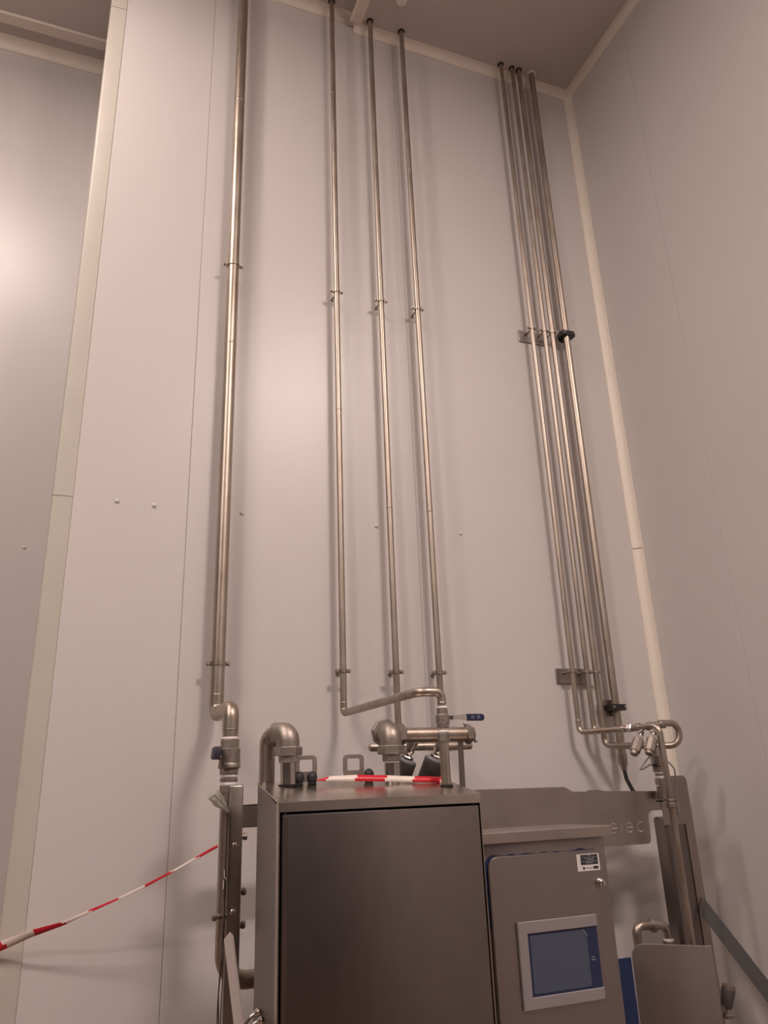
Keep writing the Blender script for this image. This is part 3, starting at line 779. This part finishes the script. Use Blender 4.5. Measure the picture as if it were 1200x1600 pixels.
# name plate
np_ = MB().prism(rrect(1.4205, 1.3295, 1.5005, 1.3765, 0.001, 2), (0, CY - 0.0128, 0), X, Z, (0, 0.0009, 0)).build('name_plate', 'label', cd)
yp = CY - 0.0131
pr = MB()
pr.prism([(1.4335, 1.3465), (1.495, 1.3465), (1.495, 1.374), (1.4335, 1.374)], (0, yp, 0), X, Z, (0, 0.0004, 0))
pr.prism([(1.476, 1.3335), (1.4945, 1.3335), (1.4945, 1.3415), (1.476, 1.3415)], (0, yp, 0), X, Z, (0, 0.0004, 0))
pr.prism([(1.4395, 1.333), (1.4445, 1.333), (1.446, 1.338), (1.4445, 1.3415), (1.4395, 1.3415)], (0, yp, 0), X, Z, (0, 0.0004, 0))
pr.build('print', 'print_', cd)
p2_ = MB()
for (a, b, z, h) in ((1.459, 1.470, 1.3685, 0.003), (1.448, 1.483, 1.3625, 0.0022), (1.455, 1.479, 1.3585, 0.0022), (1.438, 1.492, 1.3545, 0.0018), (1.452, 1.476, 1.3500, 0.0026), (1.437, 1.455, 1.3665, 0.0012), (1.474, 1.492, 1.3665, 0.0012), (1.4495, 1.4720, 1.3365, 0.0020)):
    p2_.prism([(a, z), (b, z), (b, z + h), (a, z + h)], (0, yp - 0.0004, 0), X, Z, (0, 0.0004, 0))
p2_.build('print_line', 'print2', cd)
# lock
lk = MB().lathe((1.493, CY - 0.012, 1.294), -Y, [(0, 0.0135), (0.004, 0.0135), (0.006, 0.011), (0.014, 0.0105), (0.016, 0.008)], 20).build('lock', 'chrome', cd)
MB().box((1.4905, CY - 0.0315, 1.2865), (1.4955, CY - 0.0275, 1.3015), 0.0008).build('key_slot', 'fit', cd)
# touch screen: pale bezel on three sides, dark blue strip on the right
HX0, HX1, HZ0, HZ1 = 1.195, 1.461, 0.996, 1.2135
hy = CY - 0.0125
tp = MB().box((HX0 + 0.004, hy - 0.006, HZ0 + 0.004), (HX1 - 0.002, hy, HZ1 - 0.004), 0.001).build('touch_screen', 'scrblue', cd)
MB().prism([(HX0, HZ0), (HX1, HZ0), (HX1, HZ0 + 0.030), (HX0 + 0.029, HZ0 + 0.030), (HX0 + 0.029, HZ1 - 0.031), (HX1, HZ1 - 0.031), (HX1, HZ1), (HX0, HZ1)],
           (0, hy - 0.010, 0), X, Z, (0, 0.010, 0), bev=0.0015).build('bezel', 'bezel', cd)
MB().prism([(HX0 + 0.037, HZ0 + 0.037), (HX1 - 0.040, HZ0 + 0.037), (HX1 - 0.040, HZ1 - 0.050), (HX1 - 0.052, HZ1 - 0.037), (HX0 + 0.037, HZ1 - 0.037)],
           (0, hy - 0.0070, 0), X, Z, (0, 0.0012, 0)).build('screen_glass', 'screen', cd)
MB().prism([(HX1 - 0.040, HZ1 - 0.053), (HX1 - 0.037, HZ1 - 0.053), (HX1 - 0.050, HZ1 - 0.036), (HX1 - 0.053, HZ1 - 0.036)], (0, hy - 0.0085, 0), X, Z, (0, 0.0016, 0)).build('film_corner', 'tube', cd)
MB().prism([(HX1 - 0.032, HZ0 + 0.10), (HX1 - 0.018, HZ0 + 0.10), (HX1 - 0.018, HZ0 + 0.103), (HX1 - 0.032, HZ0 + 0.103)], (0, hy - 0.0064, 0), X, Z, (0, 0.0006, 0)) \
    .prism([(HX1 - 0.030, HZ0 + 0.107), (HX1 - 0.020, HZ0 + 0.107), (HX1 - 0.020, HZ0 + 0.110), (HX1 - 0.030, HZ0 + 0.110)], (0, hy - 0.0064, 0), X, Z, (0, 0.0006, 0)).build('screen_mark', 'print2', cd)

# ------------------------------------------------------------------ lower right: angled panel, pipe loop, valve, blue filmed board
pu = V(2.183 - 1.974, -0.498 + 0.314, 0).normalized()
pnorm = V(pu.y, -pu.x, 0)                      # faces the camera side
sp = thing('side_panel', 'angled stainless panel with rounded top corner at the right post', 'panel', (2.08, -0.40, 0.0))
P0 = V(1.974, -0.314, 0)
pan = MB().prism(rrect(0.0, 0.10, 0.282, 1.004, 0.045, 8, (0, 0, 0, 1)), P0, pu, Z, -pnorm * 0.004, bev=0.0008).build('panel', 'panel', sp)
MB().tube([P0 + pu * 0.24 + V(0, 0, 0.0), P0 + pu * 0.24 + V(0, 0, 0.12)], 0.014, 12).tube([P0 + pu * 0.04, P0 + pu * 0.04 + V(0, 0, 0.12)], 0.014, 12).build('leg', 'fit', sp)
lp = thing('pipe_loop', 'small steel pipe loop with a union standing above the angled panel', 'pipe', (2.0, -0.30, 0.80))
ly_ = -0.27
MB().tube([(2.042, ly_, 0.80), (2.042, ly_, 1.052), (2.115, ly_, 1.045)], 0.0165, 16, bend=0.030, nb=8).build('pipe', 'pipe', lp)
MB().lathe((2.110, ly_, 1.045), X, [(0, 0.019), (0.004, 0.0245), (0.018, 0.0245), (0.022, 0.019)], 20).build('union_ring', 'fit', lp)
MB().tube([(2.128, ly_, 1.045), (2.182, ly_, 1.040), (2.186, ly_, 0.99)], 0.0165, 16, bend=0.034, nb=8).build('elbow', 'pipe', lp)
seal(lp, (2.186, ly_, 0.986), Z, 0.008, 0.0195)
MB().hexn((2.186, ly_, 0.94), Z, 0.046, 0.024, 0.06, n=8).build('adapter', 'fit', lp)
MB().tube([(2.186, ly_, 0.95), (2.186, ly_, 0.60)], 0.0165, 14).build('lower_pipe', 'pipe', lp)
rv = thing('drain_tap', 'small dark tap with a cylinder head beside the angled panel', 'valve', (2.30, -0.43, 0.78))
ra, rb_ = V(2.270, -0.43, 0.785), V(2.292, -0.44, 0.862)
rd = (rb_ - ra).normalized()
MB().lathe(ra, rd, [(0, 0.016), (0.004, 0.019), (0.05, 0.024), (0.064, 0.0245)], 20).build('body', 'actu', rv)
MB().lathe(ra + rd * 0.064, rd, [(0, 0.022), (0.012, 0.0225), (0.014, 0.019), (0.016, 0.004)], 20).build('head', 'fit', rv)
MB().tube([(2.270, -0.43, 0.787), (2.252, -0.42, 0.755)], 0.011, 12).box((2.25, -0.45, 0.755), (2.285, -0.435, 0.77), 0.003).build('outlet', 'fit', rv)
MB().tube([(2.26, -0.43, 0.79), (2.190, -0.478, 0.79)], 0.010, 12).build('nipple', 'fit', rv)
bf = thing('filmed_board', 'narrow board under blue protective film beside the control cabinet', 'board', (1.78, -0.50, 0.0))
MB().box((1.700, -0.505, 0.10), (1.830, -0.497, 1.004), 0.001).build('board', 'film', bf)
MB().box((1.72, -0.503, 0.0), (1.74, -0.499, 0.10)).box((1.79, -0.503, 0.0), (1.81, -0.499, 0.10)).build('leg', 'fit', bf)

# ------------------------------------------------------------------ barrier tapes
def ribbon(name, pts, label, widths, ups, seg_len, shift):
    """twisted flat tape; red and white pieces alternate along its length"""
    m = MB()
    P = [Vector(p) for p in pts]
    n = len(P)
    L = [0.0]
    for a, b in zip(P[:-1], P[1:]): L.append(L[-1] + (b - a).length)
    # resample
    steps = 90
    rows = []
    for k in range(steps + 1):
        s = L[-1] * k / steps
        i = max(j for j in range(n) if L[j] <= s + 1e-9)
        i = min(i, n - 2)
        f = (s - L[i]) / (L[i + 1] - L[i])
        p = P[i].lerp(P[i + 1], f)
        wv = widths[i] * (1 - f) + widths[i + 1] * f
        u = Vector(ups[i]).lerp(Vector(ups[i + 1]), f).normalized()
        d = (P[i + 1] - P[i]).normalized()
        u = (u - d * u.dot(d)).normalized()
        nn = d.cross(u)
        fold = nn * wv * 0.10
        rows.append(([m.bm.verts.new(p + u * wv / 2), m.bm.verts.new(p + fold), m.bm.verts.new(p - u * wv / 2)], s))
    for (a, s0), (b, s1) in zip(rows[:-1], rows[1:]):
        for j in range(2):
            f = m.bm.faces.new((a[j], a[j + 1], b[j + 1], b[j]))
            f.material_index = int(((s0 + s1 + j * 0.016) / 2 + shift) / seg_len) % 2
    o = m.build(name, ['red', 'white'])
    so = o.modifiers.new('thickness', 'SOLIDIFY'); so.thickness = 0.0007
    tag(o, label, 'barrier tape', 'red and white barrier tapes')
    return o
ribbon('barrier_tape', [(0.424, -0.352, 1.431), (0.302, -0.29, 1.364), (0.221, -0.245, 1.322), (0.144, -0.205, 1.287), (0.057, -0.16, 1.251), (-0.013, -0.125, 1.22), (-0.112, -0.08, 1.192), (-0.193, -0.045, 1.161), (-0.56, 0.10, 1.02)],
       'red and white barrier tape stretched low across the wall from the left pipe', [0.009, 0.007, 0.008, 0.006, 0.009, 0.012, 0.024, 0.028, 0.04],
       [(0, 0, 1), (0, 0.5, 1), (0, 0, 1), (0, 0.6, 1), (0, 0.2, 1), (0, -0.4, 1), (0, -0.5, 1), (0, -0.2, 1), (0, 0, 1)], 0.094, 0.022)
ytp = -0.715
rz = lambda x, y: roof_z(y)
ribbon('barrier_tape', [(0.655, -0.695, 1.616), (0.70, -0.700, 1.619), (0.78, -0.705, 1.618), (0.87, -0.712, 1.614), (0.95, -0.715, 1.609), (1.02, -0.72, 1.606), (1.055, -0.728, 1.602)],
       'red and white barrier tape lying across the roof of the large cabinet', [0.004, 0.016, 0.021, 0.0205, 0.020, 0.021, 0.021],
       [(0, 0.5, 1)] * 7, 0.091, 0.056)

# ------------------------------------------------------------------ odds and ends on the left post
wp = thing('white_strip', 'white plastic strip leaning against the left post', 'strip', (0.46, -0.45, 0.0))
wa = V(0.456, -0.44, 1.180); wdir = (V(0.505, -0.47, 0.86) - wa).normalized()
wside = V(1, -0.15, 0.13).normalized()
MB().prism([(0, -0.017), (-0.018, 0.004), (0, 0.0105), (1.15, 0.0125), (1.15, -0.0215)], wa, wdir, wside, V(0.05, 1, 0) * 0.003, bev=0.0005) \
    .prism([(-0.012, 0.0085), (-0.006, 0.0115), (1.15, 0.0145), (1.15, 0.0115)], wa, wdir, wside, V(0.05, 1, 0) * 0.018).build('strip', 'wplast', wp)
ws = thing('cable_bundle', 'thin grey wires hanging down along the left post', 'cable', (0.445, -0.39, 0.70))
for k, pts in enumerate(([(0.446, -0.385, 1.53), (0.445, -0.388, 1.43), (0.442, -0.39, 1.345), (0.444, -0.395, 1.20), (0.444, -0.40, 1.152), (0.434, -0.40, 1.03), (0.436, -0.41, 0.95), (0.44, -0.41, 0.70)],
                         [(0.449, -0.386, 1.53), (0.446, -0.39, 1.38), (0.446, -0.395, 1.25), (0.443, -0.40, 1.15), (0.444, -0.405, 1.05), (0.441, -0.41, 0.96), (0.43, -0.41, 0.70)],
                         [(0.452, -0.386, 1.54), (0.449, -0.388, 1.48), (0.447, -0.392, 1.30), (0.438, -0.40, 1.13), (0.431, -0.41, 1.0), (0.433, -0.41, 0.70)])):
    MB().tube(pts, 0.0016 if k else 0.0022, 6, bend=0.08, nb=3).build('wire', ('wire', 'rubber', 'wire')[k], ws)
MB().tube([(0.441, -0.392, 1.365), (0.4425, -0.394, 1.342), (0.4475, -0.394, 1.337)], 0.0016, 6).tube([(0.440, -0.394, 1.335), (0.4395, -0.395, 1.31)], 0.0018, 6).build('tie_tail', 'ptfe', ws)
bg = MB()
random.seed(3)
bmb = bmesh.new()
bmesh.ops.create_icosphere(bmb, subdivisions=3, radius=1.0)
ax = (V(0.452, -0.392, 1.528) - V(0.392, -0.405, 1.590)).normalized()
u_, v_ = frame_of(ax)
for v in bmb.verts:
    q = v.co.normalized()
    t_ = q.z
    rr = 0.016 * (0.62 - 0.38 * t_) * (1 + 0.42 * math.sin(9 * math.atan2(q.y, q.x) + 3 * t_) * (1 - abs(t_)) + random.uniform(-0.07, 0.07))
    if t_ < 0: rr *= 1 / max(0.5, math.sqrt(max(0.0, 1 - t_ * t_)))
    base = V(0.421, -0.398, 1.560) + ax * t_ * 0.045
    v.co = base + (u_ * q.x + v_ * q.y) * rr * 1.35
bg.merge(bmb)
bgo = bg.build('plastic_wrap', 'bag', sharp=25)
tag(bgo, 'crumpled clear plastic wrap tied to the top of the left post', 'plastic wrap')
hf = thing('hose_fitting', 'shiny steel hose fitting with flared ends at the left side of the large cabinet', 'fitting', (0.45, -0.72, 1.0))
for k, (a, b, c_) in enumerate((((0.488, -0.700, 1.043), (0.470, -0.700, 1.036), (0.425, -0.69, 0.985)), ((0.490, -0.735, 1.032), (0.472, -0.733, 1.027), (0.428, -0.72, 0.975)))):
    MB().tube([a, b, c_], 0.0048, 12, bend=0.02).build('tube', 'chrome', hf)
    d = (Vector(a) - Vector(b)).normalized()
    MB().lathe(Vector(a) - d * 0.016, d, [(0, 0.0055), (0.008, 0.0065), (0.013, 0.009), (0.0195, 0.0105)], 14).build('flare', 'chrome', hf)
